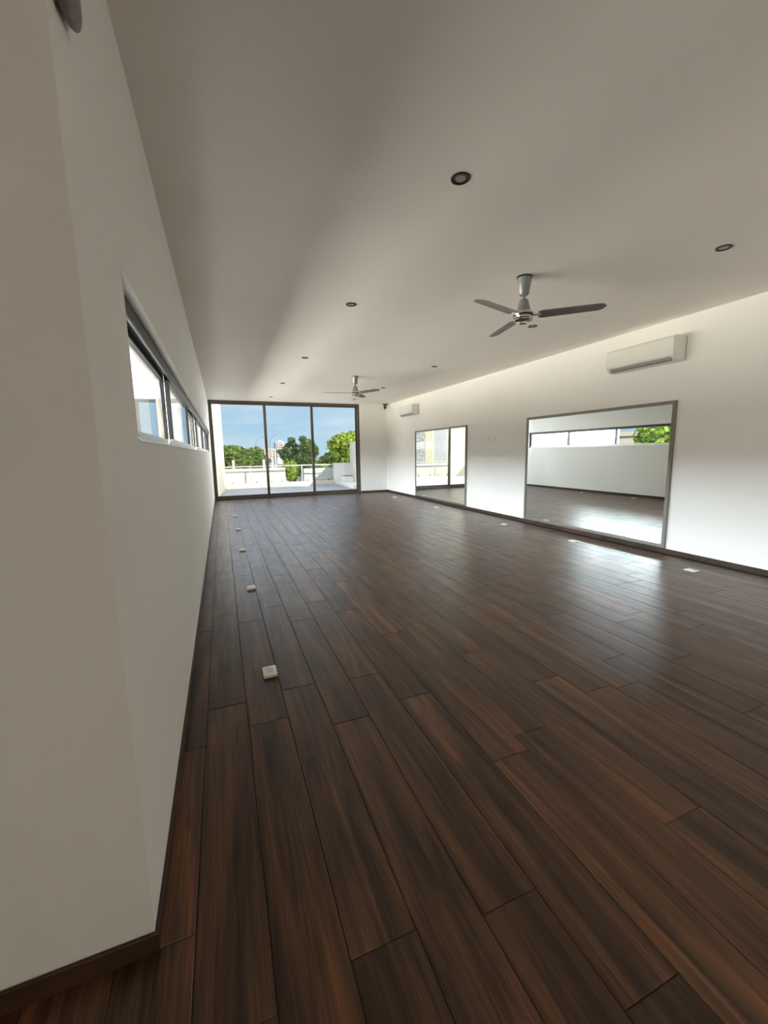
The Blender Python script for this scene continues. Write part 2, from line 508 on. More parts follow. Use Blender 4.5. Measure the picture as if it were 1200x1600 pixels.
struct('wall_hall', plate_with_hole('x', YR - 0.2, NEAR + 0.2, 0, H, [ADDED_HWIN], XL - 0.2, XL), 'wall_paint', 'off-white wall of the hall beside the viewpoint', 'wall')
struct('ceiling', bbox_bm(XL - 0.2, W + 0.2, YR - 0.2, D + 0.2, H, H + 0.32), 'ceiling_paint',
       'plain grey-white painted ceiling with recessed spotlights', 'ceiling')

# floor: grout bed and separate wood-look boards
fl = struct('floor', bbox_bm(XL - 0.2, W + 0.2, YR - 0.2, D + 0.2, -0.3, -0.003), 'grout',
            'dark brown wood-look plank floor', 'floor')
PW, PL, GAP = 0.2035, 1.415, 0.0027
def plank_bm(x0, x1, y0, y1, bm=None):
    bm = bm or bmesh.new()
    c = 0.0020
    lo = [(x0, y0), (x1, y0), (x1, y1), (x0, y1)]
    hi = [(x0 + c, y0 + c), (x1 - c, y0 + c), (x1 - c, y1 - c), (x0 + c, y1 - c)]
    A = [bm.verts.new((x, y, -0.012)) for x, y in lo]
    B = [bm.verts.new((x, y, -c)) for x, y in lo]
    C = [bm.verts.new((x, y, 0)) for x, y in hi]
    for k in range(4):
        k2 = (k + 1) % 4
        bm.faces.new((A[k], A[k2], B[k2], B[k])); bm.faces.new((B[k], B[k2], C[k2], C[k]))
    bm.faces.new(C)
    return bm
known = {0: 2.00, 1: 2.30, 2: 2.07, 3: 2.336, 4: 1.912, 5: 0.878, 9: 0.874}
full = None
hidden = bmesh.new()
cands = []
r = 0
xs = [0.102 + PW * k for k in range(-14, 29)]
for k in range(-14, 28):
    x0, x1 = 0.102 + PW * (k - 1), 0.102 + PW * k
    edge = x0 < 0 < x1
    x0c, x1c = max(x0, XL), min(x1, W)
    if x1c - x0c < 0.02: continue
    ph = known.get(k, random.random() * PL)
    n0 = math.floor((YR - ph) / PL)
    y = ph + n0 * PL
    while y < D:
        y0c, y1c = max(y, YR), min(y + PL, D)
        segs = [(x0c, y0c, y1c)]
        if edge:                                       # the row that runs beside the left wall
            segs = [(x0c, y0c, min(y1c, NEAR)), (0.0, max(y0c, NEAR), y1c)]
        elif x1c <= 0:
            segs = [(x0c, y0c, min(y1c, NEAR))]
        for xa, ya, yb in segs:
            if yb - ya > 0.03:
                cands.append((xa + GAP / 2, x1c - GAP / 2, ya + GAP / 2, yb - GAP / 2))
        y += PL
def seen(c):
    for fx in (0, .25, .5, .75, 1):
        for fy in (0, .1, .2, .4, .6, .8, 1):
            px, py, z = to_px((c[0] + (c[1] - c[0]) * fx, c[2] + (c[3] - c[2]) * fy, 0))
            if z > 0.05 and -60 < px < 1260 and py < 1660: return True
    return False
def size(c):
    return -to_px(((c[0] + c[1]) / 2, (c[2] + c[3]) / 2, 0))[2]
vis = sorted([c for c in cands if seen(c)], key=size, reverse=True)
rest = [c for c in cands if not seen(c)] + vis[300:]
for c in vis[:300]:
    w, l = c[1] - c[0], c[3] - c[2]
    if abs(w - (PW - GAP)) < 1e-4 and abs(l - (PL - GAP)) < 1e-4:
        if full is None: full = mesh_of('plank', plank_bm(-w / 2, w / 2, -l / 2, l / 2), 'wood_tile')
        me = full
    else:
        me = mesh_of('plank', plank_bm(-w / 2, w / 2, -l / 2, l / 2), 'wood_tile')
    o = obj('plank', me, None, fl, ((c[0] + c[1]) / 2, (c[2] + c[3]) / 2, 0))
for c in rest: plank_bm(*c, bm=hidden)
o = obj('planking', hidden, 'wood_tile', fl); o['kind'] = 'stuff'

# skirting
HB = 0.064
def skirt(name, x0, x1, y0, y1, label, matn='wood_skirting'):
    return struct(name, bbox_bm(x0, x1, y0, y1, 0, HB, 0.002, 1), matn, label, 'baseboard')
skirt('baseboard_right', W - 0.013, W, YR, D, 'dark wood baseboard along the wall with the mirrors')
skirt('baseboard_left', 0, 0.010, NEAR, D - 0.002, 'dark wood baseboard along the wall below the strip window')
skirt('baseboard_back', DOOR_X, W - 0.013, D - 0.013, D, 'short dark wood baseboard in the far right corner', 'wood_skirting_across')
skirt('baseboard_near', XL, 0.010, NEAR - 0.012, NEAR, 'dark wood baseboard of the left foreground wall', 'wood_skirting_across')

# ------------------------------------------------------------------ far sliding window wall
g = thing('window_1', 'floor-to-ceiling sliding window of three tall panes in a dark bronze frame', 'window', (0, D, 0), kind='structure')
FX0, FX1 = 0.0, DOOR_X
def part(name, parent, material, *a, **k):
    return obj(name, bbox_bm(*a, bevel=k.get('bevel', 0.003), seg=1), material, parent)
part('frame_head', g, 'window_metal', FX0, FX1, 0.0, 0.14, 2.955, 3.0)
part('frame_sill', g, 'window_metal', FX0, FX1, 0.0, 0.14, 0.0, 0.055)
part('frame_jamb', g, 'window_metal', FX0, FX0 + 0.05, 0.0, 0.14, 0.055, 2.955)
part('frame_jamb', g, 'window_metal', FX1 - 0.075, FX1, 0.0, 0.14, 0.055, 2.955)
panels = [(FX0 + 0.05, 1.655, 0.02), (1.575, 3.14, 0.06), (3.06, FX1 - 0.075, 0.10)]
for i, (a, b, yy) in enumerate(panels):
    s = 0.08 if i else 0.05
    sash = obj('sash', bbox_bm(a, b, yy, yy + 0.036, 2.885, 2.95, bevel=0.002, seg=1), 'window_metal', g)
    obj('bottom_rail', bbox_bm(a, b, yy, yy + 0.036, 0.058, 0.125, bevel=0.002, seg=1), 'window_metal', sash)
    wl_, wr_ = (0.05, 0.08) if i == 0 else ((0.08, 0.08) if i == 1 else (0.08, 0.045))
    obj('stile', bbox_bm(a, a + wl_, yy, yy + 0.036, 0.125, 2.885, bevel=0.002, seg=1), 'window_metal', sash)
    obj('stile', bbox_bm(b - wr_, b, yy, yy + 0.036, 0.125, 2.885, bevel=0.002, seg=1), 'window_metal', sash)
    obj('pane', bbox_bm(a + wl_ - 0.005, b - wr_ + 0.005, yy + 0.015, yy + 0.021, 0.12, 2.89), 'clear_glass', sash)
    if i == 0:
        tag(obj('handle', bbox_bm(a + 0.012, a + 0.036, yy - 0.012, yy, 1.02, 1.22, bevel=0.004), 'black_plastic', sash), 'black recessed pull handle')

# ------------------------------------------------------------------ strip window in the left wall
y0, y1, z0, z1 = WIN
g = thing('window_2', 'long high strip window with dark sliding sashes in the left wall', 'window', (0, 0, 0), kind='structure')
XO = -0.135                                # outer side of the frame
part('frame_head', g, 'black_metal', XO, -0.055, y0, y1, z1 - 0.03, z1)
part('frame_sill', g, 'light_aluminium', XO, -0.055, y0, y1, z0, z0 + 0.028)
part('frame_jamb', g, 'black_metal', XO, -0.055, y0, y0 + 0.03, z0 + 0.028, z1 - 0.03)
part('frame_jamb', g, 'black_metal', XO, -0.055, y1 - 0.03, y1, z0 + 0.028, z1 - 0.03)
part('head_track', g, 'black_metal', -0.055, -0.040, y0, y1, z1 - 0.072, z1, bevel=0.002)
part('sill_ledge', g, 'white_plastic', -0.055, 0.004, y0, y1, z0 - 0.001, z0 + 0.006, bevel=0.001)
NP = 6
pw = (y1 - y0 - 0.06) / NP
for i in range(NP):
    a, b = y0 + 0.03 + i * pw - (0.02 if i else 0), y0 + 0.03 + (i + 1) * pw + (0.02 if i < NP - 1 else 0)
    xx = -0.092 if i % 2 else -0.128
    sm = 'black_metal'
    sash = obj('sash', bbox_bm(xx, xx + 0.03, a, b, z1 - 0.07, z1 - 0.03, bevel=0.002, seg=1), sm, g)
    obj('bottom_rail', bbox_bm(xx, xx + 0.03, a, b, z0 + 0.028, z0 + 0.068, bevel=0.002, seg=1), 'light_aluminium', sash)
    obj('stile', bbox_bm(xx, xx + 0.03, a, a + 0.04, z0 + 0.068, z1 - 0.07, bevel=0.002, seg=1), sm, sash)
    obj('stile', bbox_bm(xx, xx + 0.03, b - 0.04, b, z0 + 0.068, z1 - 0.07, bevel=0.002, seg=1), sm, sash)
    obj('pane', bbox_bm(xx + 0.012, xx + 0.018, a + 0.035, b - 0.035, z0 + 0.063, z1 - 0.065), 'clear_glass', sash)

# ------------------------------------------------------------------ unseen hall window, added to let light in
g = thing('added_window', 'unseen small hall window left of the viewpoint, added for light', 'window', (XL, 0, 0), kind='structure')
a0, a1, c0, c1 = ADDED_HWIN
part('frame_head', g, 'window_metal', -0.14, -0.06, a0, a1, c1 - 0.05, c1)
part('frame_sill', g, 'window_metal', -0.14, -0.06, a0, a1, c0, c0 + 0.05)
for k in range(2):
    yy = a0 + 0.025 + (a1 - a0 - 0.05) * k
    part('mullion', g, 'window_metal', -0.14, -0.06, yy - 0.025, yy + 0.025, c0 + 0.05, c1 - 0.05)
    if k < 1:
        obj('pane', bbox_bm(-0.105, -0.099, yy + 0.02, yy - 0.02 + (a1 - a0 - 0.05), c0 + 0.045, c1 - 0.045), 'clear_glass', g)

# ------------------------------------------------------------------ mirrors
def mirror(y0, y1, label):
    z0, z1 = 0.07, 1.992
    g = thing('wall_mirror', label, 'mirror', (W, (y0 + y1) / 2, z0), group='framed mirrors on the right wall')
    h, l, f = z1 - z0, (y1 - y0) / 2, 0.045
    obj('glass', bbox_bm(-0.022, -0.006, -l + f - 0.004, l - f + 0.004, f - 0.004, h - f + 0.004), 'mirror_silver', g)
    obj('backing', bbox_bm(-0.006, -0.001, -l + 0.01, l - 0.01, 0.01, h - 0.01), 'black_plastic', g)
    for nm, a in (('frame_top', (-l, l, h - f, h)), ('frame_bottom', (-l, l, 0, f)),
                  ('frame_side', (-l, -l + f, f, h - f)), ('frame_side', (l - f, l, f, h - f))):
        obj(nm, bbox_bm(-0.034, -0.001, *a, bevel=0.003, seg=1), 'mirror_frame_metal', g)
mirror(3.582, 6.332, 'big framed wall mirror near the camera reflecting the strip window')
mirror(8.393, 11.155, 'framed wall mirror farther away reflecting the sliding window and balcony')

# ------------------------------------------------------------------ air conditioners
def aircon(ynear, label):
    L, Hh = 0.955, 0.30
    g = thing('air_conditioner', label, 'air conditioner', (W, ynear + L / 2, 2.462), group='split air conditioners on the right wall')
    prof = [(0, 0.0), (-0.10, -0.012), (-0.155, -0.002), (-0.215, 0.052), (-0.232, 0.085), (-0.228, 0.27), (-0.205, 0.293), (-0.17, 0.298), (0, 0.298)]
    body = extrude_y(bmesh.new(), prof, -L / 2 + 0.012, L / 2 - 0.012)
    obj('body', body, 'white_plastic', g, smooth=True)
    for s in (-1, 1):
        p2 = [(x * 0.985, 0.002 + z * 0.985) for x, z in prof]
        ya, yb = (-L / 2, -L / 2 + 0.014) if s < 0 else (L / 2 - 0.014, L / 2)
        obj('end_cap', extrude_y(bmesh.new(), p2, ya, yb), 'white_plastic', g, smooth=True)
    # front panel, slightly proud
    fp = [(-0.2325, 0.094), (-0.236, 0.098), (-0.232, 0.268), (-0.228, 0.272)]
    obj('front_panel', extrude_y(bmesh.new(), fp, -L / 2 + 0.004, L / 2 - 0.004), 'white_plastic', g)
    a, b = Vector((-0.160, -0.0015)), Vector((-0.218, 0.052))
    d = (b - a).normalized(); nrm = Vector((-d.y, d.x)) * 1.0
    if nrm.x > 0: nrm = -nrm
    def strip(u0, u1, off0, off1):
        A, B = a + d * u0, a + d * u1
        return [tuple(A + nrm * off0), tuple(B + nrm * off0), tuple(B + nrm * off1), tuple(A + nrm * off1)]
    obj('louver', extrude_y(bmesh.new(), strip(0.020, 0.070, 0.0, 0.006), -L / 2 + 0.05, L / 2 - 0.05), 'vent_grey', g)
    obj('outlet_slit', extrude_y(bmesh.new(), strip(0.008, 0.016, 0.0, 0.003), -L / 2 + 0.05, L / 2 - 0.05), 'slot_dark', g)
    obj('mounting_gap', bbox_bm(-0.012, -0.006, -L / 2 - 0.001, -L / 2 + 0.004, 0.012, 0.285), 'slot_dark', g)
    return g
aircon(3.535, 'white split air conditioner above the big near mirror')
g2 = aircon(10.93, 'white split air conditioner high above the farther mirror')

# ------------------------------------------------------------------ ceiling fans
def fan(x, y, ang, label):
    g = thing('ceiling_fan', label, 'ceiling fan', (x, y, H), math.radians(ang), group='three-blade ceiling fans')
    obj('ceiling_cup', lathe(bmesh.new(), [(0.066, -0.014), (0.064, -0.02), (0.044, -0.155), (0.038, -0.162), (0.0, -0.162)]), 'fan_paint', g, smooth=True)
    obj('ceiling_plate', lathe(bmesh.new(), [(0.070, 0.0), (0.070, -0.014), (0.0, -0.014)]), 'black_plastic', g, smooth=True)
    obj('rod', lathe(bmesh.new(), [(0.0125, -0.15), (0.0125, -0.22)], 16), 'fan_paint', g, smooth=True)
    obj('motor_cover', lathe(bmesh.new(), [(0.0, -0.198), (0.030, -0.199), (0.040, -0.208), (0.066, -0.305), (0.066, -0.312), (0, -0.312)]), 'fan_paint', g, smooth=True)
    hub = obj('hub', lathe(bmesh.new(), [(0.0, -0.310), (0.082, -0.312), (0.090, -0.322), (0.090, -0.372), (0.084, -0.380), (0.084, -0.388), (0.070, -0.400), (0.045, -0.404), (0.0, -0.404)]), 'chrome', g, smooth=True)
    obj('hub_band', lathe(bmesh.new(), [(0.0905, -0.336), (0.0925, -0.340), (0.0925, -0.352), (0.0905, -0.356)], cap=False), 'black_metal', hub, smooth=True)
    obj('hub_cap', lathe(bmesh.new(), [(0.0, -0.400), (0.038, -0.402), (0.036, -0.418), (0.026, -0.424), (0.0, -0.426)]), 'chrome', hub, smooth=True)
    for k in range(3):
        a = 2 * PI * k / 3
        # outline of one blade along +x (local), then pitched and turned
        N = 24; top = []
        pts = []
        for i in range(N + 1):
            u = i / N; xx = 0.135 + u * 0.567
            hw = 0.071 - 0.012 * u
            lead, trail = hw, -hw
            if u > 0.86:
                q = (u - 0.86) / 0.14
                k1 = math.sqrt(max(0, 1 - q * q))
                lead = -hw * 0.1 + (hw * 1.1) * k1; trail = -hw + (hw * 0.9) * (1 - math.sqrt(max(0, 1 - q ** 3)))
            if u < 0.05:
                q = 1 - u / 0.05; lead *= 1 - 0.25 * q; trail *= 1 - 0.25 * q
            pts.append((xx, lead, trail))
        bm = bmesh.new(); th = 0.0035; pit = math.radians(-10)
        def P3(xx, yy, zz):
            y2 = yy * math.cos(pit) - zz * math.sin(pit); z2 = yy * math.sin(pit) + zz * math.cos(pit) - 0.348
            return (xx * math.cos(a) - y2 * math.sin(a), xx * math.sin(a) + y2 * math.cos(a), z2)
        rows = []
        for xx, l, t_ in pts:
            row = [bm.verts.new(P3(xx, yy, zz)) for yy, zz in ((l, th / 2), (l * 0.3 + t_ * 0.7, th / 2 + 0.005), (t_, th / 2), (t_, -th / 2), (l * 0.3 + t_ * 0.7, -th / 2 + 0.005), (l, -th / 2))]
            rows.append(row)
        for A, B in zip(rows, rows[1:]):
            for i in range(6):
                j = (i + 1) % 6
                bm.faces.new((A[i], A[j], B[j], B[i]))
        bm.faces.new(rows[0]); bm.faces.new(rows[-1])
        bl = obj('blade', bm, 'blade_paint', g, smooth=True)
        bk = bmesh.new()
        box(bk, 0.075, 0.155, -0.022, 0.022, -0.352, -0.344, 0.002, 1)
        bmesh.ops.rotate(bk, verts=bk.verts[:], cent=(0, 0, 0), matrix=Matrix.Rotation(a, 3, 'Z'))
        obj('blade_bracket', bk, 'chrome', bl)
fan(3.02, 3.32, 78, 'grey three-blade ceiling fan nearest the camera with chrome hub')
fan(3.037, 8.62, 56, 'grey three-blade ceiling fan farther away near the sliding window')

# ------------------------------------------------------------------ recessed spotlights
def downlight(x, y, label):
    g = thing('recessed_spotlight', label, 'spotlight', (x, y, H), group='recessed black spotlights in the ceiling')
    obj('trim_ring', lathe(bmesh.new(), [(0.030, -0.001), (0.030, -0.003), (0.034, -0.006), (0.052, -0.008), (0.057, -0.005), (0.057, 0.0)], 32, cap=False), 'black_plastic', g, smooth=True)
    obj('lens', lathe(bmesh.new(), [(0.0, -0.0025), (0.018, -0.0032), (0.0305, -0.005), (0.0305, -0.001)], 24, cap=False), 'lamp_glass', g, smooth=True)
ys = [2.32, 4.53, 7.20, 9.90, 12.33]
near = ['nearest the camera', 'second from the camera', 'third from the camera', 'fourth from the camera', 'farthest away']
for i, y in enumerate(ys):
    downlight(1.70, y, f'black ceiling spotlight in the row on the strip window side, {near[i]}')
for i, y in enumerate(ys):
    downlight(4.18, y, f'black ceiling spotlight in the row on the mirror side, {near[i]}')

# ------------------------------------------------------------------ floor outlets and wall plates
def outlet_parts(g, wx, wy, h):
    obj('cover_plate', bbox_bm(-wx / 2, wx / 2, -wy / 2, wy / 2, 0, h, bevel=0.004, seg=2), 'outlet_plastic', g, smooth=True)
    ins = obj('socket', bbox_bm(-wx * 0.30, wx * 0.30, -wy * 0.34, wy * 0.34, h - 0.001, h + 0.0015, bevel=0.0007, seg=1), 'outlet_insert', g)
    for s in (-1, 1):
        b = bbox_bm(s * 0.009 - 0.0014, s * 0.009 + 0.0014, -0.024, -0.006, h + 0.0008, h + 0.0022)
        bmesh.ops.rotate(b, verts=b.verts[:], cent=(s * 0.009, -0.015, h), matrix=Matrix.Rotation(s * 0.5, 3, 'Z'))
        obj('slot', b, 'slot_dark', ins)
    b = lathe(bmesh.new(), [(0.0, h + 0.0022), (0.0042, h + 0.0022), (0.0042, h + 0.0005)], 12)
    bmesh.ops.translate(b, verts=b.verts[:], vec=(0, 0.018, 0))
    obj('ground_hole', b, 'slot_dark', ins)
o1 = ['nearest the camera', 'second from the camera', 'third from the camera', 'fourth from the camera', 'farthest from the camera']
for i, y in enumerate((2.565, 4.36, 6.20, 7.98, 9.77)):
    g = thing('floor_outlet', f'white socket plate on the floor beside the strip window wall, {o1[i]}', 'outlet', (0.465, y, 0), group='floor outlets along the left wall')
    outlet_parts(g, 0.086, 0.118, 0.020)
for i, y in enumerate((2.925, 4.63, 6.27, 8.95, 11.6)):
    g = thing('floor_outlet', f'white socket plate on the floor in front of the mirror wall, {o1[i]}', 'outlet', (5.19, y, 0), group='floor outlets along the right wall')
    outlet_parts(g, 0.102, 0.122, 0.010)
for y, lb in ((7.53, 'small white wall switch plate between the mirrors, the one nearer the window'), (7.35, 'small white wall switch plate between the mirrors, the one nearer the camera')):
    g = thing('wall_switch', lb, 'switch', (W, y, 1.635), group='switch plates on the right wall')
    obj('cover_plate', bbox_bm(-0.008, 0, -0.036, 0.036, -0.058, 0.058, bevel=0.003, seg=2), 'white_plastic', g)
    obj('rocker', bbox_bm(-0.012, -0.006, -0.014, 0.014, -0.028, 0.028, bevel=0.002, seg=1), 'white_plastic', g)

# ------------------------------------------------------------------ security camera in the far corner
g = thing('security_camera', 'small black security camera on the ceiling in the far right corner', 'camera', (5.58, 13.27, H))
g.scale = (1.35, 1.35, 1.35)
obj('base', lathe(bmesh.new(), [(0.062, 0.0), (0.062, -0.022), (0.050, -0.030), (0, -0.030)], 24), 'black_plastic', g, smooth=True)
b = tube(bmesh.new(), [(0, 0, -0.025), (0, -0.01, -0.07)], 0.014)
obj('neck', b, 'black_plastic', g, smooth=True)
b = bmesh.new(); bmesh.ops.create_uvsphere(b, u_segments=18, v_segments=12, radius=0.042)
bmesh.ops.translate(b, verts=b.verts[:], vec=(-0.01, -0.02, -0.085))
eye = obj('head', b, 'black_plastic', g, smooth=True)
b = lathe(bmesh.new(), [(0, 0.002), (0.018, 0.0), (0.018, -0.012)], 16)
bmesh.ops.rotate(b, verts=b.verts[:], cent=(0, 0, 0), matrix=Matrix.Rotation(math.radians(75), 3, 'X'))
bmesh.ops.translate(b, verts=b.verts[:], vec=(-0.012, -0.061, -0.095))
obj('lens', b, 'lamp_glass', eye, smooth=True)

# ------------------------------------------------------------------ grey fixture at the top of the near corner
g = thing('wall_sensor', 'rounded grey fixture high on the left wall by the near corner', 'wall fixture', (0, 1.212, 2.598))
def capsule(r, h, n=8):
    p = [(0, -h / 2 - r)]
    for i in range(1, n + 1):
        a_ = -PI / 2 + PI / 2 * i / n
        p.append((r * math.cos(a_), -h / 2 + r * math.sin(a_)))
    for i in range(n + 1):
        a_ = PI / 2 * i / n
        p.append((r * math.cos(a_), h / 2 + r * math.sin(a_)))
    p[-1] = (0, h / 2 + r)
    return lathe(bmesh.new(), p, 28)
b = capsule(0.055, 0.35)
bmesh.ops.scale(b, verts=b.verts[:], vec=(0.42, 1.95, 1.0))
bmesh.ops.translate(b, verts=b.verts[:], vec=(0.02, 0.0, 0.0))
obj('housing', b, 'grey_fixture', g, smooth=True)
obj('mount', bbox_bm(0.0, 0.014, -0.05, 0.05, -0.08, 0.10, bevel=0.004), 'grey_fixture', g)
obj('indicator', bbox_bm(0.045, 0.052, -0.012, 0.012, -0.03, 0.0, bevel=0.002), 'lamp_glass', g)

# ================================================================== outside
# balcony
struct('balcony_floor', bbox_bm(-0.6, 6.6, D + 0.2, 18.45, -0.30, -0.02), 'balcony_tile', 'pale grey tiled balcony floor outside the sliding window', 'balcony')
struct('balcony_curb', bbox_bm(0.38, 4.95, 17.86, 18.06, -0.02, 0.17, 0.01, 1), 'curb_render', 'low cream curb along the balcony edge', 'curb')
struct('wall_balcony_left', prism_z(bmesh.new(), [(0.0, D + 0.2), (0.37, 18.05), (0.37, 18.4), (-0.35, 18.4), (-0.35, D + 0.2)], -0.02, 3.9), 'wing_render',
       'tall cream side wall of the balcony, half in sun', 'wall')
struct('wall_balcony_right', prism_z(bmesh.new(), [(4.98, D + 0.2), (5.83, 18.06), (5.83, 18.4), (6.3, 18.4), (6.3, D + 0.2)], -0.02, 1.86), 'shade_render',
       'white side wall on the right of the balcony', 'wall')
struct('wall_balcony_corner', bbox_bm(4.92, 5.86, 17.9, 18.1, -0.02, 0.93), 'shade_render', 'cream parapet in the right corner of the balcony', 'wall')
struct('trim_1', prism_z(bmesh.new(), [(5.02, 15.4), (5.32, 15.4), (5.80, 17.9), (5.10, 17.9)], -0.02, 0.12), 'shade_render', 'low white ledge in the right balcony corner', 'ledge')
struct('parapet_wall', bbox_bm(0.37, 2.83, 18.25, 18.45, -0.02, 0.78), 'parapet_render', 'white parapet behind the glass railing, left of the gap', 'wall')
struct('parapet_wall', bbox_bm(3.68, 6.3, 18.46, 18.66, -0.5, 0.70), 'parapet_render', 'white parapet behind the glass railing, right of the gap', 'wall')

g = thing('glass_railing', 'glass balcony railing with pale metal handrail', 'railing', (0, 17.96, 0.17))
b = bmesh.new(); box(b, 0.37, 4.93, -0.03, 0.03, 0.685, 0.725, 0.008, 2)
obj('handrail', b, 'rail_metal', g)
edges = [0.40, 1.36, 2.42, 3.50, 4.90]
for a, c in zip(edges, edges[1:]):
    obj('glass_panel', bbox_bm(a + 0.012, c - 0.012, -0.005, 0.005, 0.03, 0.69), 'rail_glass', g)
for xx in (1.36, 3.50):
    obj('post', bbox_bm(xx - 0.022, xx + 0.022, -0.022, 0.022, 0.0, 0.686, bevel=0.004), 'rail_metal', g)
for a, c in zip(edges, edges[1:]):
    for xx in (a + 0.22, c - 0.22):
        obj('clamp', bbox_bm(xx - 0.03, xx + 0.03, -0.025, 0.025, 0.0, 0.085, bevel=0.004), 'lamp_post_grey', g)

g = thing('equipment_box', 'pale blue-white box on the ledge in the right balcony corner', 'box', (5.42, 17.45, 0.12))
obj('body', bbox_bm(-0.24, 0.20, -0.15, 0.15, 0, 0.24, bevel=0.02), 'box_white', g)
obj('lid', bbox_bm(-0.25, 0.21, -0.16, 0.16, 0.24, 0.275, bevel=0.01), 'lamp_post_grey', g)

# building below, ground, road
struct('building_base', bbox_bm(XL - 0.2, W + 0.2, YR - 0.2, 18.4, -3.6, -0.3), 'stucco_white', 'lower storey of the building', 'building')
struct('ground', bbox_bm(-160, 260, -60, 420, -3.9, -3.6), 'ground_soil', 'open ground around the building', 'ground')
struct('road', prism_z(bmesh.new(), [(7.5, 24), (14, 24), (24, 110), (14.5, 110)], -3.6, -3.57), 'asphalt', 'grey asphalt road beyond the balcony', 'road')
struct('sidewalk', prism_z(bmesh.new(), [(5.6, 24), (7.5, 24), (14.5, 110), (12.5, 110)], -3.6, -3.50), 'sidewalk', 'pale sidewalk beside the road', 'sidewalk')

# left side: wall beyond the strip window, canopy, fin
struct('boundary_wall', bbox_bm(-4.35, -4.0, 12.45, 32, -3.6, 5.2), 'boundary_render', 'tall white boundary wall outside the strip window', 'wall')
struct('wall_fin', bbox_bm(-1.35, -0.36, D + 0.02, D + 0.22, -0.3, 4.2), 'stucco_beige', 'beige wall fin outside the far end of the strip window', 'wall')
struct('wall_garden', bbox_bm(-0.35, 0.0, 18.42, 20.5, -3.6, 4.2), 'concrete', 'smooth pale garden wall beyond the balcony side wall', 'wall')
struct('trim_2', bbox_bm(-0.40, 0.08, 20.5, 21.4, -3.6, 4.4), 'side_render', 'cream pier between smooth and stone garden walls', 'pier')
struct('wall_stone', bbox_bm(-0.35, 0.02, 21.4, 27.5, -3.6, 4.2), 'rough_stone', 'rough grey stone garden wall beyond the balcony', 'wall')
g = thing('slatted_canopy', 'pale slatted canopy outside the strip window', 'canopy', (-0.25, 0, 3.02))
for xx in (-0.02, -0.80):
    obj('beam', bbox_bm(xx - 0.05, xx + 0.05, 4.6, 13.2, 0.09, 0.29, bevel=0.005, seg=1), 'canopy_paint', g)
slat = mesh_of('slat', bbox_bm(-0.85, 0.03, -0.055, 0.055, 0.0, 0.09), 'canopy_paint')
for k in range(38):
    obj('slat', slat, None, g, (0, 4.8 + k * 0.22, 0))

g = thing('pale_building', 'pale two-storey building across from the strip window', 'building', (-15.0, 4, -3.6))
obj('wall', bbox_bm(-4, 0, -24, 20, 0, 5.8), 'neighbor_render', g)
obj('cornice', bbox_bm(-4.1, 0.12, -24.1, 20.1, 5.8, 6.1), 'neighbor_render', g)
wb = mesh_of('window', bbox_bm(-0.05, 0.06, -0.7, 0.7, 0, 1.3), 'tower_glass')
for k in range(6):
    obj('window', wb, None, g, (0, -20 + k * 7.0, 1.2))

# ------------------------------------------------------------------ trees
def leaf_mesh(name, blobs, n, size, material, seed):
    """Many small folded leaves scattered over lumpy crowns. blobs: (x, y, z, rx, ry, rz)."""
    rng = np.random.default_rng(seed)
    vol = np.array([b[3] * b[4] * b[5] for b in blobs]) ** 0.67
    pick = rng.choice(len(blobs), n, p=vol / vol.sum())
    B = np.array(blobs)[pick]
    d = rng.normal(size=(n, 3)); d /= np.linalg.norm(d, axis=1)[:, None]
    rad = rng.uniform(0.45, 1.0, n) ** 0.6
    c = B[:, :3] + d * B[:, 3:] * rad[:, None]
    ax = rng.normal(size=(n, 3)); ax[:, 2] *= 0.5; ax /= np.linalg.norm(ax, axis=1)[:, None]
    up = rng.normal(size=(n, 3)) * 0.6 + d; up -= (up * ax).sum(1)[:, None] * ax; up /= np.linalg.norm(up, axis=1)[:, None]
    sd = np.cross(ax, up)
    L = size * rng.uniform(0.7, 1.3, n)[:, None]; Wd = L * 0.42
    base, tip = c - ax * L / 2, c + ax * L / 2
    fold = up * L * 0.08
    v = np.stack([base, c + sd * Wd - fold, tip, c - sd * Wd - fold], 1).reshape(-1, 3)
    f = np.arange(4 * n).reshape(-1, 4)
    me = bpy.data.meshes.new(name)
    me.from_pydata(v.tolist(), [], f.tolist())
    me.materials.append(MAT[material])
    return me

def tree(name, label, base, blobs, n, size, material, seed, trunk_r=0.16, group=None, branches=True):
    g = thing(name, label, 'tree' if 'tree' in name else 'shrub', base, group=group)
    rel = [(b[0] - base[0], b[1] - base[1], b[2] - base[2], *b[3:]) for b in blobs]
    o = obj('foliage', leaf_mesh('foliage', rel, n, size, material, seed), None, g); o['kind'] = 'stuff'
    cx = sum(b[0] for b in rel) / len(rel); cy = sum(b[1] for b in rel) / len(rel); zc = min(b[2] - b[5] * 0.4 for b in rel)
    tk = obj('trunk', tube(bmesh.new(), [(0, 0, -0.02), (cx * 0.15, cy * 0.15, zc * 0.5), (cx * 0.5, cy * 0.5, max(zc, 0.4))], [trunk_r * 1.25, trunk_r, trunk_r * 0.8]), 'bark', g, smooth=True)
    if branches:
        for b in rel[:len(rel) // 2 + 1]:
            top = Vector((b[0], b[1], b[2] + b[5] * 0.4))
            st = Vector((cx * 0.5, cy * 0.5, max(zc, 0.4) - 0.1))
            mid = st.lerp(top, 0.5) + Vector((0, 0, 0.12 * (top - st).length))
            obj('branch', tube(bmesh.new(), [st, mid, top], [trunk_r * 0.6, trunk_r * 0.38, trunk_r * 0.1], 7), 'bark', tk, smooth=True)
    return g

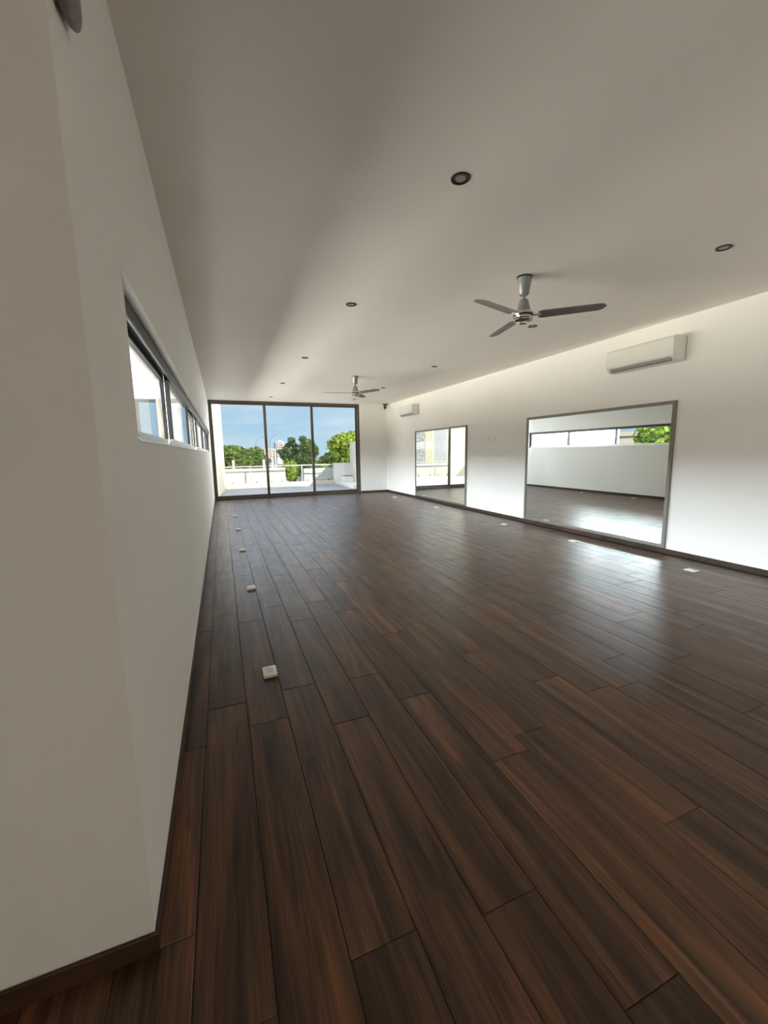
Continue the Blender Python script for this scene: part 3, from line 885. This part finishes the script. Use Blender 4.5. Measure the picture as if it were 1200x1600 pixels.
GZ = -3.6
def lumps(cx, cy, cz, rx, ry, rz, n, seed, f=0.5):
    rng = random.Random(seed); out = []
    for _ in range(n):
        a_ = rng.uniform(0, 2 * PI); e_ = rng.uniform(-0.7, 1.0); q = rng.uniform(0.45, 0.8)
        s = rng.uniform(0.8, 1.2) * f
        out.append((cx + rx * q * math.cos(a_), cy + ry * q * math.sin(a_), cz + rz * q * e_, rx * s, ry * s, rz * s))
    for _ in range(n):                                  # loose sprays round the edge of the crown
        a_ = rng.uniform(0, 2 * PI); e_ = rng.uniform(-0.3, 1.0); q = rng.uniform(0.75, 0.98)
        h_ = math.sqrt(max(0.0, 1 - e_ * e_)); s = rng.uniform(0.12, 0.24)
        out.append((cx + rx * q * h_ * math.cos(a_) * 1.1, cy + ry * q * h_ * math.sin(a_) * 1.0, cz + rz * q * e_, rx * s, ry * s, rz * s))
    return out
hg = 'row of trees beyond the left parapet'
tree('roadside_tree', 'dense mid-green tree seen past the cream balcony side wall', (1.2, 55, GZ), lumps(1.4, 55, 0.2, 2.1, 1.3, 2.2, 12, 1), 5200, 0.34, 'leaf_mid', 11, group=hg)
tree('roadside_tree', 'dense mid-green tree in the middle of the row left of the first mullion', (3.6, 61.5, GZ), lumps(3.7, 61.5, 0.1, 2.0, 1.3, 2.3, 12, 2), 5200, 0.34, 'leaf_mid', 12, group=hg)
tree('roadside_tree', 'low mid-green tree right beside the first mullion', (6.0, 68, GZ), lumps(5.9, 68, -0.2, 1.8, 1.3, 1.9, 10, 3), 4200, 0.32, 'leaf_dark', 13, group=hg)
tree('acacia_tree', 'tall dark green feathery tree over the road, behind the middle pane', (9.6, 50, GZ), lumps(8.9, 50, 1.3, 2.1, 2.0, 2.0, 12, 4, 0.42) + [(9.2, 50, -0.4, 1.9, 1.8, 1.0)], 6500, 0.26, 'leaf_dark', 14, 0.2)
tree('broadleaf_tree', 'big bright green leafy tree behind the right pane', (12.4, 38, GZ), lumps(12.2, 38, 0.9, 2.9, 2.4, 2.3, 14, 5, 0.45) + [(9.3, 38, 0.2, 1.0, 1.0, 1.0), (10.2, 38, -0.6, 1.6, 1.4, 1.1)], 9000, 0.32, 'leaf_bright', 15, 0.22)
tree('leafy_shrub', 'yellow-green shrub in the gap between the white parapets', (6.9, 44, GZ), lumps(6.9, 44, -0.8, 0.75, 0.8, 1.6, 9, 6), 3000, 0.26, 'leaf_bright', 16, 0.08)
tree('garden_tree', 'bright green tree outside the strip window, reflected in the big mirror', (-7.6, 11.6, GZ), lumps(-7.6, 11.6, 1.6, 1.9, 1.9, 2.4, 12, 7), 7000, 0.22, 'leaf_deep', 17, 0.16)

# ------------------------------------------------------------------ far buildings
g = thing('apartment_tower', 'pale high-rise block far behind the trees', 'building', (27.2, 205, GZ))
obj('wall', bbox_bm(-2.4, 2.2, -2, 4, 0, 10.4), 'tower_wall', g)
obj('side_tower', bbox_bm(-3.0, -2.0, -2.4, 2, 0, 9.6), 'tower_glass', g)
obj('brick_panel', bbox_bm(0.6, 1.6, -2.15, -1.9, 4.0, 9.2), 'tower_brick', g)
obj('roof_block', bbox_bm(-1.2, 0.8, -1, 2, 10.4, 11.2), 'tower_wall', g)
wm = mesh_of('window', bbox_bm(-0.28, 0.28, -0.08, 0.05, 0, 0.75), 'tower_glass')
for fz in range(7):
    for xx in (-1.5, -0.6, 0.2, 1.9):
        obj('window', wm, None, g, (xx, -2.0, 3.2 + fz * 1.05))
g = thing('tan_house', 'small tan building with white pillars behind the first mullion', 'building', (11.1, 101, GZ))
obj('wall', bbox_bm(-1.1, 1.1, 0, 4, 4.2, 5.9), 'tan_render', g)
obj('roof', bbox_bm(-1.25, 1.25, -0.2, 4.2, 5.9, 6.05), 'stucco_white', g)
obj('ground_floor', bbox_bm(-1.0, 1.0, 0.2, 4, 0, 4.2), 'tower_wall', g)
for xx in (-1.15, 0.0, 1.15):
    obj('pillar', bbox_bm(xx - 0.1, xx + 0.1, -0.3, -0.1, 0, 5.9 if xx else 4.2), 'stucco_white', g)
def street_lamp(x, y, hgt, reach, label):
    g = thing('street_lamp', label, 'street lamp', (x, y, GZ), group='street lamps beyond the balcony')
    obj('pole', tube(bmesh.new(), [(0, 0, 0), (0, 0, hgt)], [0.09, 0.05], 8), 'lamp_post_grey', g)
    obj('arm', tube(bmesh.new(), [(0, 0, hgt - 0.02), (reach * 0.15, 0, hgt + 0.45), (reach * 0.5, 0, hgt + 0.85), (reach, 0, hgt + 1.05)], 0.045, 8), 'lamp_post_grey', g)
    obj('lamp_head', bbox_bm(reach - 0.1, reach + 0.35, -0.09, 0.09, hgt + 1.0, hgt + 1.09, bevel=0.02), 'lamp_post_grey', g)
street_lamp(6.75, 60, 6.6, 1.0, 'tall street lamp with curved arm right of the first mullion')
street_lamp(7.0, 88, 7.2, 1.2, 'thin distant street lamp left of the first mullion')
for x_, y_, lb in ((1.35, 44, 'white marker post in front of the trees, the one nearer the balcony side wall'), (4.3, 44, 'white marker post in front of the trees, the one nearer the first mullion')):
    g = thing('marker_post', lb, 'post', (x_, y_, GZ), group='white posts in front of the trees')
    obj('shaft', bbox_bm(-0.11, 0.11, -0.11, 0.11, 0, 4.25, bevel=0.02), 'parapet_render', g)
    obj('cap', bbox_bm(-0.14, 0.14, -0.14, 0.14, 4.25, 4.35, bevel=0.02), 'stucco_white', g)
